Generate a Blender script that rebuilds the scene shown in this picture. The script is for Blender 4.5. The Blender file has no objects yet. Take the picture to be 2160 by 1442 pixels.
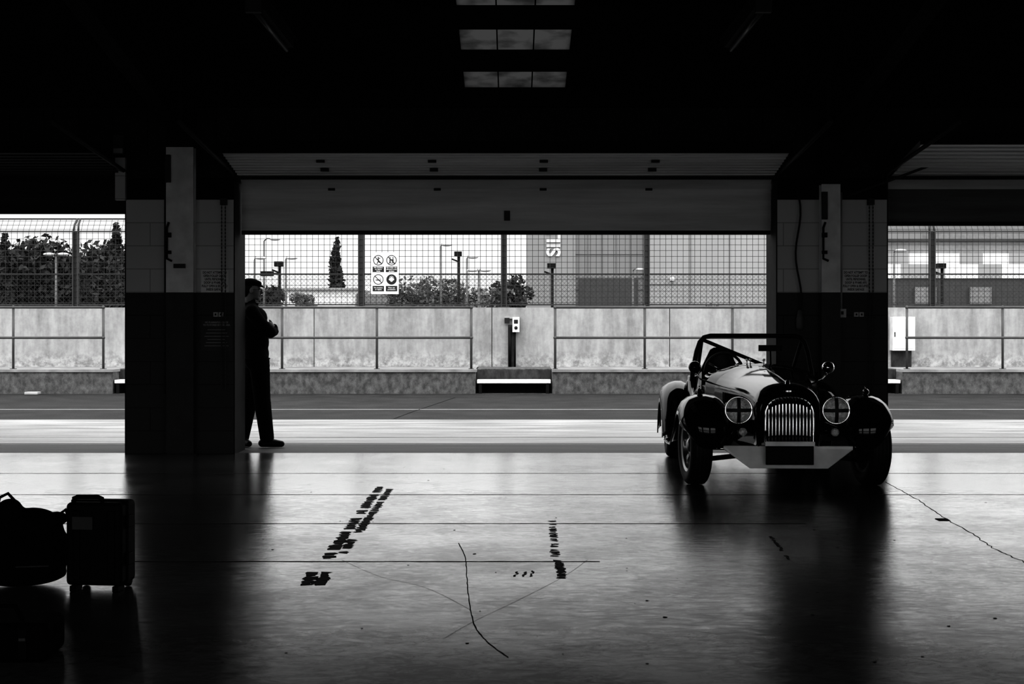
import bpy, math, random
from mathutils import Vector, Matrix
random.seed(7)
ZOOM=(1.0,1080,721)
F=3000.0; H=1.26; HX=1080.0; HY=690.0
sc=bpy.context.scene
def FX(x,d): return (x-HX)*d/F
def FZ(y,d): return H-(y-HY)*d/F
def fl(x,y):
    d=F*H/(y-HY); return (FX(x,d),d)

# ---------------------------------------------------------------- materials
def g(v,a=1.0): return (v,v,v,a)
def new_mat(name):
    m=bpy.data.materials.new(name); m.use_nodes=True
    nt=m.node_tree; b=nt.nodes['Principled BSDF']
    return m,nt,b
def mat(name,c,rough=0.5,metal=0.0,spec=None,coat=0.0):
    m,nt,b=new_mat(name)
    b.inputs['Roughness'].default_value=rough
    b.inputs['Metallic'].default_value=metal
    if spec is not None: b.inputs['Specular IOR Level'].default_value=spec
    if coat: b.inputs['Coat Weight'].default_value=coat; b.inputs['Coat Roughness'].default_value=0.03
    tc=nt.nodes.new('ShaderNodeTexCoord'); n=nt.nodes.new('ShaderNodeTexNoise'); n.inputs['Scale'].default_value=6; n.inputs['Detail'].default_value=4
    r=nt.nodes.new('ShaderNodeValToRGB'); r.color_ramp.elements[0].position=.3; r.color_ramp.elements[1].position=.7
    r.color_ramp.elements[0].color=g(c*0.85); r.color_ramp.elements[1].color=g(min(1,c*1.12))
    nt.links.new(tc.outputs['Object'],n.inputs['Vector']); nt.links.new(n.outputs['Fac'],r.inputs['Fac']); nt.links.new(r.outputs['Color'],b.inputs['Base Color'])
    return m
def nmat(name,c1,c2,scale=(1,1,1),nscale=3,rough=(.5,.7),bump=0.0,lo=.35,hi=.65,detail=8,spec=None,fine=0.0,finescale=60,metal=0.0):
    m,nt,b=new_mat(name); N=nt.nodes.new; L=nt.links.new
    tc=N('ShaderNodeTexCoord'); mp=N('ShaderNodeMapping'); mp.inputs['Scale'].default_value=scale
    n=N('ShaderNodeTexNoise'); n.inputs['Scale'].default_value=nscale; n.inputs['Detail'].default_value=detail; n.inputs['Roughness'].default_value=.62
    L(tc.outputs['Object'],mp.inputs['Vector']); L(mp.outputs['Vector'],n.inputs['Vector'])
    r=N('ShaderNodeValToRGB'); e=r.color_ramp.elements; e[0].position=lo; e[1].position=hi; e[0].color=g(c1); e[1].color=g(c2)
    L(n.outputs['Fac'],r.inputs['Fac'])
    col=r.outputs['Color']
    if fine>0:
        n2=N('ShaderNodeTexNoise'); n2.inputs['Scale'].default_value=finescale; n2.inputs['Detail'].default_value=3
        L(tc.outputs['Object'],n2.inputs['Vector'])
        mr=N('ShaderNodeMapRange'); mr.inputs['From Min'].default_value=.3; mr.inputs['From Max'].default_value=.7; mr.inputs['To Min'].default_value=1-fine; mr.inputs['To Max'].default_value=1+fine
        L(n2.outputs['Fac'],mr.inputs['Value'])
        vm=N('ShaderNodeVectorMath'); vm.operation='SCALE'; L(col,vm.inputs[0]); L(mr.outputs['Result'],vm.inputs['Scale']); col=vm.outputs['Vector']
    L(col,b.inputs['Base Color']); b.inputs['Metallic'].default_value=metal
    rr=N('ShaderNodeMapRange'); rr.inputs['From Min'].default_value=.3; rr.inputs['From Max'].default_value=.7
    rr.inputs['To Min'].default_value=rough[0]; rr.inputs['To Max'].default_value=rough[1]
    L(n.outputs['Fac'],rr.inputs['Value']); L(rr.outputs['Result'],b.inputs['Roughness'])
    if spec is not None: b.inputs['Specular IOR Level'].default_value=spec
    if bump>0:
        bp=N('ShaderNodeBump'); bp.inputs['Strength'].default_value=bump; bp.inputs['Distance'].default_value=.02
        L(n.outputs['Fac'],bp.inputs['Height']); L(bp.outputs['Normal'],b.inputs['Normal'])
    return m

def floor_material():
    m=bpy.data.materials.new('polished_concrete'); m.use_nodes=True; nt=m.node_tree; nt.nodes.clear(); N=nt.nodes.new; L=nt.links.new
    tc=N('ShaderNodeTexCoord')
    n1=N('ShaderNodeTexNoise'); n1.inputs['Scale'].default_value=1.1; n1.inputs['Detail'].default_value=9; n1.inputs['Roughness'].default_value=.65
    L(tc.outputs['Object'],n1.inputs['Vector'])
    mp=N('ShaderNodeMapping'); mp.inputs['Scale'].default_value=(1.6,2.6,1); mp.inputs['Rotation'].default_value=(0,0,.12)
    n2=N('ShaderNodeTexNoise'); n2.inputs['Scale'].default_value=5; n2.inputs['Detail'].default_value=13; n2.inputs['Roughness'].default_value=.75; n2.inputs['Distortion'].default_value=1.5
    L(tc.outputs['Object'],mp.inputs['Vector']); L(mp.outputs['Vector'],n2.inputs['Vector'])
    mx=N('ShaderNodeMath'); mx.operation='ADD'; L(n1.outputs['Fac'],mx.inputs[0]); L(n2.outputs['Fac'],mx.inputs[1])
    hf=N('ShaderNodeMath'); hf.operation='MULTIPLY'; hf.inputs[1].default_value=.5; L(mx.outputs[0],hf.inputs[0])
    r=N('ShaderNodeValToRGB'); e=r.color_ramp.elements; e[0].position=.42; e[1].position=.58; e[0].color=g(.05); e[1].color=g(.12)
    L(hf.outputs[0],r.inputs['Fac'])
    rr=N('ShaderNodeMapRange'); rr.inputs['From Min'].default_value=.40; rr.inputs['From Max'].default_value=.60
    rr.inputs['To Min'].default_value=.19; rr.inputs['To Max'].default_value=.12; L(hf.outputs[0],rr.inputs['Value'])
    bp=N('ShaderNodeBump'); bp.inputs['Strength'].default_value=.08; bp.inputs['Distance'].default_value=.01; L(n2.outputs['Fac'],bp.inputs['Height'])
    fr=N('ShaderNodeFresnel'); fr.inputs['IOR'].default_value=1.5
    pw=N('ShaderNodeMath'); pw.operation='POWER'; pw.inputs[1].default_value=2.8; L(fr.outputs[0],pw.inputs[0])
    mo=N('ShaderNodeMapRange'); mo.inputs['From Min'].default_value=.42; mo.inputs['From Max'].default_value=.58; mo.inputs['To Min'].default_value=4.0; mo.inputs['To Max'].default_value=6.0; L(hf.outputs[0],mo.inputs['Value'])
    ml=N('ShaderNodeMath'); ml.operation='MULTIPLY'; L(pw.outputs[0],ml.inputs[0]); L(mo.outputs['Result'],ml.inputs[1])
    mn=N('ShaderNodeMath'); mn.operation='MINIMUM'; L(ml.outputs[0],mn.inputs[0]); mn.inputs[1].default_value=.92
    d=N('ShaderNodeBsdfDiffuse'); gl=N('ShaderNodeBsdfGlossy'); L(r.outputs['Color'],d.inputs['Color']); L(rr.outputs['Result'],gl.inputs['Roughness']); gl.inputs['Color'].default_value=g(.97)
    L(bp.outputs['Normal'],gl.inputs['Normal']); ms=N('ShaderNodeMixShader'); L(mn.outputs[0],ms.inputs['Fac']); L(d.outputs[0],ms.inputs[1]); L(gl.outputs[0],ms.inputs[2])
    o=N('ShaderNodeOutputMaterial'); L(ms.outputs[0],o.inputs['Surface'])
    return m
def pitwall_material():
    m,nt,b=new_mat('weathered_concrete'); N=nt.nodes.new; L=nt.links.new
    tc=N('ShaderNodeTexCoord')
    mp=N('ShaderNodeMapping'); mp.inputs['Scale'].default_value=(3.2,1,.55)
    n=N('ShaderNodeTexNoise'); n.inputs['Scale'].default_value=1.3; n.inputs['Detail'].default_value=9; n.inputs['Roughness'].default_value=.66
    L(tc.outputs['Object'],mp.inputs['Vector']); L(mp.outputs['Vector'],n.inputs['Vector'])
    r=N('ShaderNodeValToRGB'); e=r.color_ramp.elements; e[0].position=.32; e[1].position=.66; e[0].color=g(.21); e[1].color=g(.42)
    L(n.outputs['Fac'],r.inputs['Fac'])
    n2=N('ShaderNodeTexNoise'); n2.inputs['Scale'].default_value=7; n2.inputs['Detail'].default_value=10; n2.inputs['Roughness'].default_value=.75
    L(tc.outputs['Object'],n2.inputs['Vector'])
    r2=N('ShaderNodeValToRGB'); e=r2.color_ramp.elements; e[0].position=.40; e[1].position=.60; e[0].color=g(.17); e[1].color=g(.56)
    L(n2.outputs['Fac'],r2.inputs['Fac'])
    sx=N('ShaderNodeSeparateXYZ'); L(tc.outputs['Object'],sx.inputs[0])
    mr=N('ShaderNodeMapRange'); mr.inputs['From Min'].default_value=.8; mr.inputs['From Max'].default_value=.52; mr.inputs['To Min'].default_value=.15; mr.inputs['To Max'].default_value=.7
    L(sx.outputs['Z'],mr.inputs['Value'])
    mix=N('ShaderNodeMixRGB'); L(mr.outputs['Result'],mix.inputs['Fac']); L(r.outputs['Color'],mix.inputs['Color1']); L(r2.outputs['Color'],mix.inputs['Color2'])
    L(mix.outputs['Color'],b.inputs['Base Color']); b.inputs['Roughness'].default_value=.85
    return m
def block_material(name,c,spec=.3):
    m,nt,b=new_mat(name); N=nt.nodes.new; L=nt.links.new
    tc=N('ShaderNodeTexCoord'); s=N('ShaderNodeSeparateXYZ'); cb=N('ShaderNodeCombineXYZ')
    L(tc.outputs['Object'],s.inputs[0]); L(s.outputs['X'],cb.inputs['X']); L(s.outputs['Z'],cb.inputs['Y'])
    br=N('ShaderNodeTexBrick'); br.inputs['Scale'].default_value=1; br.inputs['Brick Width'].default_value=.9; br.inputs['Row Height'].default_value=.23
    br.inputs['Mortar Size'].default_value=.005; br.inputs['Color1'].default_value=g(c); br.inputs['Color2'].default_value=g(c*.95); br.inputs['Mortar'].default_value=g(c*.6)
    L(cb.outputs[0],br.inputs['Vector']); L(br.outputs['Color'],b.inputs['Base Color']); b.inputs['Roughness'].default_value=.65
    b.inputs['Specular IOR Level'].default_value=spec
    return m
M={}
M['floor']=floor_material()
M['pitwall']=pitwall_material()
M['block_white']=block_material('painted_block_white',.62)
M['block_dark']=block_material('painted_block_grey',.07,.1)
M['steel_white']=mat('painted_steel_white',.78,.5)
M['steel_dark']=mat('painted_steel_grey',.05,.5,0,.2)
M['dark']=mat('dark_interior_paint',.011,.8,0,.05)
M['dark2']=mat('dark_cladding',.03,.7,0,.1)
M['joint']=mat('floor_joint',.008,.8,0,.1)
M['tape']=nmat('worn_black_paint',.004,.02,(1,1,1),30,(.6,.8),spec=.1)
M['door']=nmat('door_leaf_paint',.55,.75,(.2,1,3),3,(.4,.55))
M['door_grey']=nmat('door_leaf_paint_grey',.10,.16,(.2,1,3),3,(.5,.6),spec=.2)
M['door_left']=nmat('door_leaf_paint_dark',.03,.05,(.2,1,3),3,(.5,.6),spec=.1)
M['seal']=mat('rubber_seal',.015,.7)
M['asphalt']=nmat('asphalt',.022,.046,(1,1,1),1.5,(.75,.9),.1,fine=.3,finescale=40,spec=.15)
M['apron']=nmat('light_concrete_lane',.13,.40,(.35,2.2,1),1.6,(.3,.65),.03,fine=.08,finescale=25,spec=.3)
M['strip']=nmat('grey_concrete_strip',.04,.11,(.4,3,1),1.6,(.55,.75),.03,fine=.1,finescale=25,spec=.15)
M['line']=mat('white_road_paint',.42,.5)
M['kerb']=nmat('kerb_concrete',.06,.18,(2.2,1,1.6),4,(.8,.9),.1,fine=.2,lo=.38,hi=.70)
M['ledge']=nmat('ledge_concrete',.18,.34,(1,1,1),2,(.8,.9))
M['rail']=mat('galvanised_rail',.08,.5,.2)
M['fence']=mat('fence_steel',.05,.6,.2)
M['wire']=mat('fence_wire',.04,.6,.1)
M['white']=mat('white_paint',.8,.5)
M['black']=mat('black_print',.01,.6)
M['stain_shade']=nmat('damp_stain_and_shade',.01,.05,(2,1,1),6,(.6,.8))
M['white_plate']=mat('white_step_plate',.8,.5)
M['boxgrey']=mat('enclosure_grey',.45,.4)
M['bld_a']=nmat('cladding_a',.22,.26,(1,1,.2),.3,(.6,.7))
M['bld_b']=nmat('cladding_b',.19,.22,(1,1,.2),.3,(.6,.7))
M['bld_c']=nmat('cladding_c',.29,.33,(1,1,.2),.3,(.6,.7))
M['bld_d']=mat('cladding_dark',.20,.6)
M['bld_dd']=mat('facade_dark',.05,.6)  # plain dark facade tone for the doorway and lower band
M['seam']=mat('cladding_seam',.14,.6)
M['letters']=mat('building_letters',.6,.5)
M['leaf']=nmat('foliage',.022,.07,(1,1,1),.8,(.7,.9),spec=.1)
M['leaf2']=nmat('foliage_light',.08,.22,(1,1,1),.8,(.7,.9),spec=.1)
M['bark']=mat('bark',.04,.9)
M['grass']=nmat('grass_verge',.05,.1,(1,1,1),.5,(.9,.95))
M['pole']=mat('lamp_pole',.12,.5,.4)
M['carblack']=mat('black_gloss_paint',.004,.07,0,.4)
M['chrome']=mat('chrome',.85,.08,1.0)
M['rubber']=mat('tyre_rubber',.010,.65,0,.25)
M['alloy']=mat('alloy_wheel',.35,.3,.9)
M['valance']=mat('satin_aluminium',.70,.45,.2)
M['grilleback']=mat('radiator_dark',.004,.8,0,.1)
M['matteblack']=mat('matt_black',.006,.6,0,.2)
M['lens']=nmat('lamp_glass',.55,.95,(1,1,1),34,(.15,.35),.6,metal=.3)
M['interior']=mat('black_leather',.010,.45,0,.3)
M['cloth']=nmat('dark_cloth',.003,.008,(1,1,1),12,(.85,.95),.15,spec=.05)
M['skin']=mat('skin',.14,.6,0,.2)
M['hair']=mat('hair',.01,.8,0,.1)
M['cap']=mat('cap_wool',.004,.9,0,.05)
M['shoe']=mat('shoe_leather',.006,.5,0,.15)
M['case']=mat('case_plastic',.0025,.55,0,.08)
M['label']=mat('case_label',.05,.6,0,.1)
M['bag']=mat('bag_nylon',.0025,.8,0,.05)
M['signgrey']=mat('sign_panel',.07,.6,0,.2)
M['text_dim']=mat('sign_text_dark',.12,.6)
M['text_lt']=mat('sign_text_light',.35,.6)
M['tube']=mat('lamp_diffuser',.12,.4)
def skylight_mat():
    m=bpy.data.materials.new('grp_skylight'); m.use_nodes=True; nt=m.node_tree; nt.nodes.clear(); N=nt.nodes.new; L=nt.links.new
    o=N('ShaderNodeOutputMaterial'); t=N('ShaderNodeBsdfTranslucent'); tc=N('ShaderNodeTexCoord'); n=N('ShaderNodeTexNoise'); n.inputs['Scale'].default_value=4; n.inputs['Detail'].default_value=8
    r=N('ShaderNodeValToRGB'); e=r.color_ramp.elements; e[0].position=.3; e[1].position=.55; e[0].color=g(.11); e[1].color=g(.18)
    L(tc.outputs['Object'],n.inputs['Vector']); L(n.outputs['Fac'],r.inputs['Fac']); L(r.outputs['Color'],t.inputs['Color']); L(t.outputs[0],o.inputs['Surface'])
    return m
M['skylight']=skylight_mat()

# ---------------------------------------------------------------- mesh builder
class MB:
    def __init__(s): s.v=[]; s.f=[]; s.m=[]; s.sm=[]; s.mats=[]
    def mi(s,k):
        if k not in s.mats: s.mats.append(k)
        return s.mats.index(k)
    def add(s,vs,fs,k,smooth=False):
        o=len(s.v); s.v+= [tuple(v) for v in vs]; i=s.mi(k)
        for f in fs: s.f.append(tuple(a+o for a in f)); s.m.append(i); s.sm.append(smooth)
        return o
    def box(s,x0,x1,y0,y1,z0,z1,k,rot=None,piv=None):
        vs=[Vector(p) for p in [(x0,y0,z0),(x1,y0,z0),(x1,y1,z0),(x0,y1,z0),(x0,y0,z1),(x1,y0,z1),(x1,y1,z1),(x0,y1,z1)]]
        if rot is not None:
            c=Vector(piv) if piv else sum(vs,Vector())/8
            vs=[rot@(v-c)+c for v in vs]
        s.add(vs,[(0,3,2,1),(4,5,6,7),(0,1,5,4),(1,2,6,5),(2,3,7,6),(3,0,4,7)],k)
    def poly(s,pts,k): s.add(pts,[tuple(range(len(pts)))],k)
    def tube(s,pts,r,k,seg=8,cap=True,smooth=True):
        pts=[Vector(p) for p in pts]; n=len(pts); rs=r if isinstance(r,(list,tuple)) else [r]*n
        t0=(pts[1]-pts[0]).normalized(); up=Vector((0,0,1)) if abs(t0.z)<.9 else Vector((1,0,0))
        nrm=t0.cross(up).normalized(); vs=[]
        for i,p in enumerate(pts):
            if i==0: t=t0
            elif i==n-1: t=(pts[i]-pts[i-1]).normalized()
            else: t=((pts[i]-pts[i-1]).normalized()+(pts[i+1]-pts[i]).normalized()).normalized()
            nrm=(nrm-t*nrm.dot(t)).normalized(); b=t.cross(nrm)
            for j in range(seg):
                a=2*math.pi*j/seg; vs.append(p+(nrm*math.cos(a)+b*math.sin(a))*rs[i])
        fs=[]
        for i in range(n-1):
            for j in range(seg):
                a=i*seg+j; b2=i*seg+(j+1)%seg; fs.append((a,b2,b2+seg,a+seg))
        if cap: fs.append(tuple(range(seg-1,-1,-1))); fs.append(tuple((n-1)*seg+j for j in range(seg)))
        s.add(vs,fs,k,smooth and seg>5)
    def lathe(s,prof,org,axis,k,seg=32,smooth=True,mat=None):
        ax=Vector(axis).normalized(); up=Vector((0,0,1)) if abs(ax.z)<.9 else Vector((1,0,0))
        u=ax.cross(up).normalized(); w=ax.cross(u); o=Vector(org); vs=[]
        for (r,h) in prof:
            for j in range(seg):
                a=2*math.pi*j/seg; vs.append(o+ax*h+(u*math.cos(a)+w*math.sin(a))*r)
        fs=[]
        for i in range(len(prof)-1):
            for j in range(seg):
                a=i*seg+j; b=i*seg+(j+1)%seg; fs.append((a,b,b+seg,a+seg))
        s.add(vs,fs,k,smooth)
    def ell(s,c,r,k,seg=20,rings=12,rot=None):
        c=Vector(c); vs=[]; fs=[]
        for i in range(rings+1):
            th=math.pi*i/rings
            for j in range(seg):
                a=2*math.pi*j/seg; p=Vector((r[0]*math.sin(th)*math.cos(a),r[1]*math.sin(th)*math.sin(a),r[2]*math.cos(th)))
                if rot is not None: p=rot@p
                vs.append(c+p)
        for i in range(rings):
            for j in range(seg):
                a=i*seg+j; b=i*seg+(j+1)%seg; fs.append((a,a+seg,b+seg,b))
        s.add(vs,fs,k,True)
    def loft(s,secs,k,closed=False,cap0=False,cap1=False,smooth=True):
        n=len(secs[0]); vs=[p for sec in secs for p in sec]; fs=[]
        for i in range(len(secs)-1):
            for j in range(n if closed else n-1):
                a=i*n+j; b=i*n+(j+1)%n; fs.append((a,b,b+n,a+n))
        if cap0: fs.append(tuple(range(n-1,-1,-1)))
        if cap1: fs.append(tuple((len(secs)-1)*n+j for j in range(n)))
        s.add(vs,fs,k,smooth)
    def obj(s,name,parent=None,bevel=0,bseg=2,solid=0,auto=True):
        me=bpy.data.meshes.new(name); me.from_pydata(s.v,[],s.f); 
        for k in s.mats: me.materials.append(M[k])
        me.polygons.foreach_set('material_index',s.m); me.polygons.foreach_set('use_smooth',s.sm); me.update()
        o=bpy.data.objects.new(name,me); sc.collection.objects.link(o)
        if parent: o.parent=parent
        if solid:
            md=o.modifiers.new('solid','SOLIDIFY'); md.thickness=solid; md.offset=0
        if bevel:
            md=o.modifiers.new('bevel','BEVEL'); md.width=bevel; md.segments=bseg; md.limit_method='ANGLE'
        return o
def empty(name,loc=(0,0,0),rz=0):
    e=bpy.data.objects.new(name,None); e.location=loc; e.rotation_euler=(0,0,rz); sc.collection.objects.link(e); return e
def text(name,body,size,loc,rot,k,parent=None,align='CENTER',sx=1.0,spacing=1.0,bold=0.0):
    c=bpy.data.curves.new(name,'FONT'); c.body=body; c.size=size; c.align_x=align; c.align_y='CENTER'; c.extrude=.0008; c.space_line=spacing; c.offset=bold
    o=bpy.data.objects.new(name,c); o.location=loc; o.rotation_euler=rot; o.scale=(sx,1,1); c.materials.append(M[k]); sc.collection.objects.link(o)
    if parent: o.parent=parent
    return o
FACE=(math.pi/2,0,0)

# ---------------------------------------------------------------- garage shell
YF=14.15; YO=14.7; YB=-2.0; XW=10.6
b=MB(); b.box(-XW,XW,YB-.15,14.27,-.12,0,'floor'); b.obj('floor')
def zr(Y): return 3.63+.16*(14.2-Y) if Y>4 else 5.262-.16*(4-Y)
b=MB()
for (xa,xb) in [(-3.84,-2.77),(2.64,3.73),(-XW,-9.3),(9.2,XW)]:
    b.box(xa,xb,YF,YO,0,FZ(617,YF),'block_dark')
    b.box(xa,xb,YF,YO,FZ(617,YF),2.53,'block_white')
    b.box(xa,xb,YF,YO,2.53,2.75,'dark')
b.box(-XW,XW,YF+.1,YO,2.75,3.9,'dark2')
x=-XW
while x<XW:
    b.box(x,x+.05,YF+.07,YF+.1,2.95,3.6,'dark2'); x+=.345
b.obj('wall_front')
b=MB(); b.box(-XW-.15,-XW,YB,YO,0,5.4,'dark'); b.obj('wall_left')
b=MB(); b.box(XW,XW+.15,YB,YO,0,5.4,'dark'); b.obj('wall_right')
b=MB(); b.box(-XW,XW,YB-.15,YB,3.1,4.5,'dark')
RO=[(-9.2,-4.0),(-2.7,2.7),(4.0,9.2)]  # unseen rear openings, added and made large to let in front fill light
for xa,xb in [(-XW,-9.2),(-4.0,-2.7),(2.7,4.0),(9.2,XW)]: b.box(xa,xb,YB-.15,YB,0,3.1,'dark')
b.obj('wall_back')
for i,(xa,xb) in enumerate(RO):
    b=MB()
    b.box(xa,xb,YB-.1,YB-.03,0,.4,'dark2'); b.box(xa,xb,YB-.1,YB-.03,3.04,3.1,'dark2')
    n=4
    for j in range(n+1):
        xx=xa+(xb-xa-.06)*j/n; b.box(xx,xx+.06,YB-.1,YB-.03,.4,3.04,'dark2')
    b.obj('fill_window_%d'%(i+1))
b=MB()
def roofslab(x0,x1,ya,yb,k,t=.05,lift=0):
    za,zb=zr(ya)+lift,zr(yb)+lift
    vs=[(x0,ya,za),(x1,ya,za),(x1,yb,zb),(x0,yb,zb),(x0,ya,za+t),(x1,ya,za+t),(x1,yb,zb+t),(x0,yb,zb+t)]
    b.add(vs,[(0,3,2,1),(4,5,6,7),(0,1,5,4),(1,2,6,5),(2,3,7,6),(3,0,4,7)],k)
SX0,SX1=-.47,.53
roofslab(-XW-.1,SX0,4.0001,15.1,'dark'); roofslab(SX1,XW+.1,4.0001,15.1,'dark'); roofslab(SX0,SX1,4.0001,11.2,'dark'); roofslab(SX0,SX1,14.2,15.1,'dark')
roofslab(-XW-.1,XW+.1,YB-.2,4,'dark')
b.obj('ceiling')
b=MB(); roofslab(SX0,SX1,11.2,14.2,'skylight',.004,.01)
for xx in (SX0+.33,SX0+.66):
    roofslab(xx,xx+.012,11.2,14.2,'dark2',.02,-.012)
b.obj('roof_skylight')
Y=14.14
b=MB()
while Y>-1.9:
    dpt=.19
    z=zr(Y)
    b.box(-XW,XW,Y-.03,Y+.03,z-dpt,z,'dark'); b.box(-XW,XW,Y-.05,Y+.05,z-dpt,z-dpt+.012,'dark')
    Y-=1.055
b.obj('roof_purlins')
b=MB()
for X in (-3.3,3.2):
    for ya,yb in [(4,14.1),(-1.9,4)]:
        za,zb=zr(ya)-.2,zr(yb)-.2
        for w,h0,h1 in [(.012,-.26,0),(.08,0,.012),(.08,-.272,-.26)]:
            vs=[(X-w,ya,za+h0),(X+w,ya,za+h0),(X+w,yb,zb+h0),(X-w,yb,zb+h0),(X-w,ya,za+h1),(X+w,ya,za+h1),(X+w,yb,zb+h1),(X-w,yb,zb+h1)]
            b.add(vs,[(0,3,2,1),(4,5,6,7),(0,1,5,4),(1,2,6,5),(2,3,7,6),(3,0,4,7)],'dark')
b.obj('roof_rafters')

def stanchion(x0,x1,ztop,name='steel_column'):
    b=MB(); y1=YF; y0=YF-.12; zs=FZ(617,YF)
    for (za,zb,k) in [(0.012,zs,'steel_dark'),(zs,ztop,'steel_white')]:
        b.box(x0,x1,y0,y0+.012,za,zb,k); b.box(x0,x1,y1-.012,y1-.001,za,zb,k); b.box((x0+x1)/2-.006,(x0+x1)/2+.006,y0+.012,y1-.012,za,zb,k)
    b.box(x0-.03,x1+.03,y0-.03,y1-.001,0,.012,'steel_dark')
    b.box(x0,x1,y0,y1-.001,ztop,zr(YF)-.21,'dark')
    b.box(x0,x0+.05,y0-.05,y0,ztop-.35,ztop-.08,'steel_dark')
    b.obj(name)
stanchion(FX(350,14.03),FX(408,14.03),FZ(310,14.03)); stanchion(FX(1733,14.03),FX(1773,14.03),FZ(388,14.03))

b=MB()
for xa,dx in ((-2.77,.012),(2.64-.012,.012),(-3.852,.012),(3.73,.012)):
    b.box(xa,xa+dx,YF+.002,YO-.002,0,2.72,'dark2')
b.obj('trim_1')

def secdoor(name,x0,x1,zb,extra=1.0,tip=.15,slots=True,km='door',kt='door'):
    b=MB(); yv=14.42; zt=2.76
    b.box(x0,x1,yv,yv+.05,zb+.04,zt-.1,km); b.box(x0,x1,yv-.005,yv+.055,zb,zb+.04,'seal')
    prof=[(yv,zt-.1),(yv-.02,zt-.04),(yv-.07,zt-.005),(yv-.15,zt+.012),(yv-extra,zt+tip)]
    rows=[[ (x0,y,z),(x1,y,z)] for y,z in prof]; b.loft(rows,kt)
    rows=[[ (x0,y+.01,z+.05),(x1,y+.01,z+.05)] for y,z in prof]; b.loft(rows,kt)
    for i in range(1,9):
        t=i/9; y=yv-.15-(extra-.15)*t; z=zt+.012+(tip-.012)*t
        b.box(x0,x1,y-.006,y+.006,z-.012,z+.004,kt)
    for zz in (zb+.14,zb+.3,zb+.42): b.box(x0,x1,yv-.006,yv,zz,zz+.008,km)
    b.box(x0-.02,x1+.02,yv-extra-.06,yv-extra,zt+tip-.01,zt+tip+.1,'dark')
    w=(x1-x0)
    if slots:
        for i in range(5):
            fx=x0+w*(.17+.2*i)
            if fx>x1-.2: continue
            b.box(fx-.035,fx+.035,yv-.012,yv,zt-.115,zt-.09,'seal')
            b.box(fx-.05,fx+.03,yv-.47,yv-.44,zt+.03,zt+.06,'seal')
            b.box(fx-.05,fx+.03,yv-.78,yv-.75,zt+.08,zt+.105,'seal')
    b.box((x0+x1)/2-.02,(x0+x1)/2+.04,yv-.02,yv-.005,zb+.14,zb+.24,'steel_dark')
    for xx in (x0-.05,x1+.05):
        b.tube([(xx,yv-.06,2.2),(xx,yv-.06,zt-.12),(xx,yv-.12,zt+.0),(xx,yv-.3,zt+.05),(xx,11.9,2.98)],.022,'steel_dark',6)
        b.tube([(xx,11.95,2.98),(xx,11.95,zr(11.95)-.01)],.015,'dark',6)
    b.obj(name)
secdoor('door_1',-2.74,2.62,2.20)
secdoor('door_2',-9.25,-3.90,2.41,1.0,.15,False,'door_left','door_left')
secdoor('door_3',3.80,9.15,2.29,1.25,.2,False,'door_grey','door')

for X in (-1.80,1.75):
    b=MB(); b.box(X-.05,X+.05,9.9,11.4,3.50,3.56,'dark2'); b.box(X-.09,X+.09,9.9,11.4,3.56,3.57,'dark')
    b.tube([(X,9.93,3.475),(X,11.37,3.475)],.016,'tube',8)
    b.box(X-.055,X+.055,9.88,9.93,3.45,3.57,'steel_dark')
    for yy in (10.2,11.1): b.tube([(X,yy,3.57),(X,yy,zr(yy)-.19)],.006,'dark',5)
    b.obj('strip_light')

def sign_panel(name,lines,x0,x1,y0,y1,d,kpanel,ktext,size,sp=1.0,sx=.8):
    e=empty(name,(FX((x0+x1)/2,d),d,FZ((y0+y1)/2,d)))
    w=(x1-x0)*d/F; h=(y1-y0)*d/F
    b=MB(); b.box(-w/2,w/2,-.004,.004,-h/2,h/2,kpanel); b.obj('panel',e)
    t=text('lettering',"\n".join(lines),size,(0,-.006,0),FACE,ktext,e,spacing=sp,bold=.0012,sx=sx)
    return e
L1=["DO NOT ATTEMPT TO","OPEN ROLLER DOOR","UNTIL PERSONNEL","DOOR & FRAME ARE","FULLY OPEN & SECURED","INSIDE GARAGE"]
sign_panel('door_warning_sign',L1,424,482,569,616,YF-.012,'steel_white','text_dim',.032,1.05,.72)
sign_panel('door_warning_sign',L1,1777,1833,569,616,YF-.012,'steel_white','text_dim',.032,1.05,.72)
e=sign_panel('flammable_liquids_sign',["NO FLAMMABLE LIQUIDS","TO BE STORED IN THIS AREA"],424,490,676,740,YF-.012,'signgrey','text_lt',.024,1.1,.85)
for ch in e.children:
    if ch.type=='FONT': ch.location.z=.12
b=MB()
for i in range(6):
    wz=.06-i*.032; ww=.09+.03*((i*37)%3)/2; b.box(-ww,ww,-.006,-.004,wz-.003,wz+.003,'text_lt')
b.obj('small_print',e)
def fittings(name,xs):
    b=MB(); d=YF-.01
    for x in xs:
        X=FX(x,d); Z=FZ(663,d); b.box(X-.022,X+.022,YF-.04,YF-.001,Z-.022,Z+.022,'boxgrey'); b.box(X-.008,X+.008,YF-.045,YF-.04,Z-.01,Z+.01,'black')
    b.obj(name)
fittings('wall_sockets',(456,467)); fittings('wall_sockets',(1805,1816))
b=MB(); X=FX(1781,14); b.box(X-.04,X+.04,YF-.06,YF-.001,FZ(669,14),FZ(651,14),'boxgrey'); b.tube([(X,YF-.02,FZ(651,14)),(X,YF-.02,2.6)],.01,'boxgrey',6); b.box(X-.012,X+.012,YF-.07,YF-.06,FZ(663,14),FZ(656,14),'black'); b.obj('wall_switch')
b=MB(); pts=[]
for i in range(15):
    t=i/14; pts.append((FX(1686+6*math.sin(t*9)+3*t,14),YF-.05-.02*math.sin(t*3),FZ(395+270*t,14)))
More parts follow.
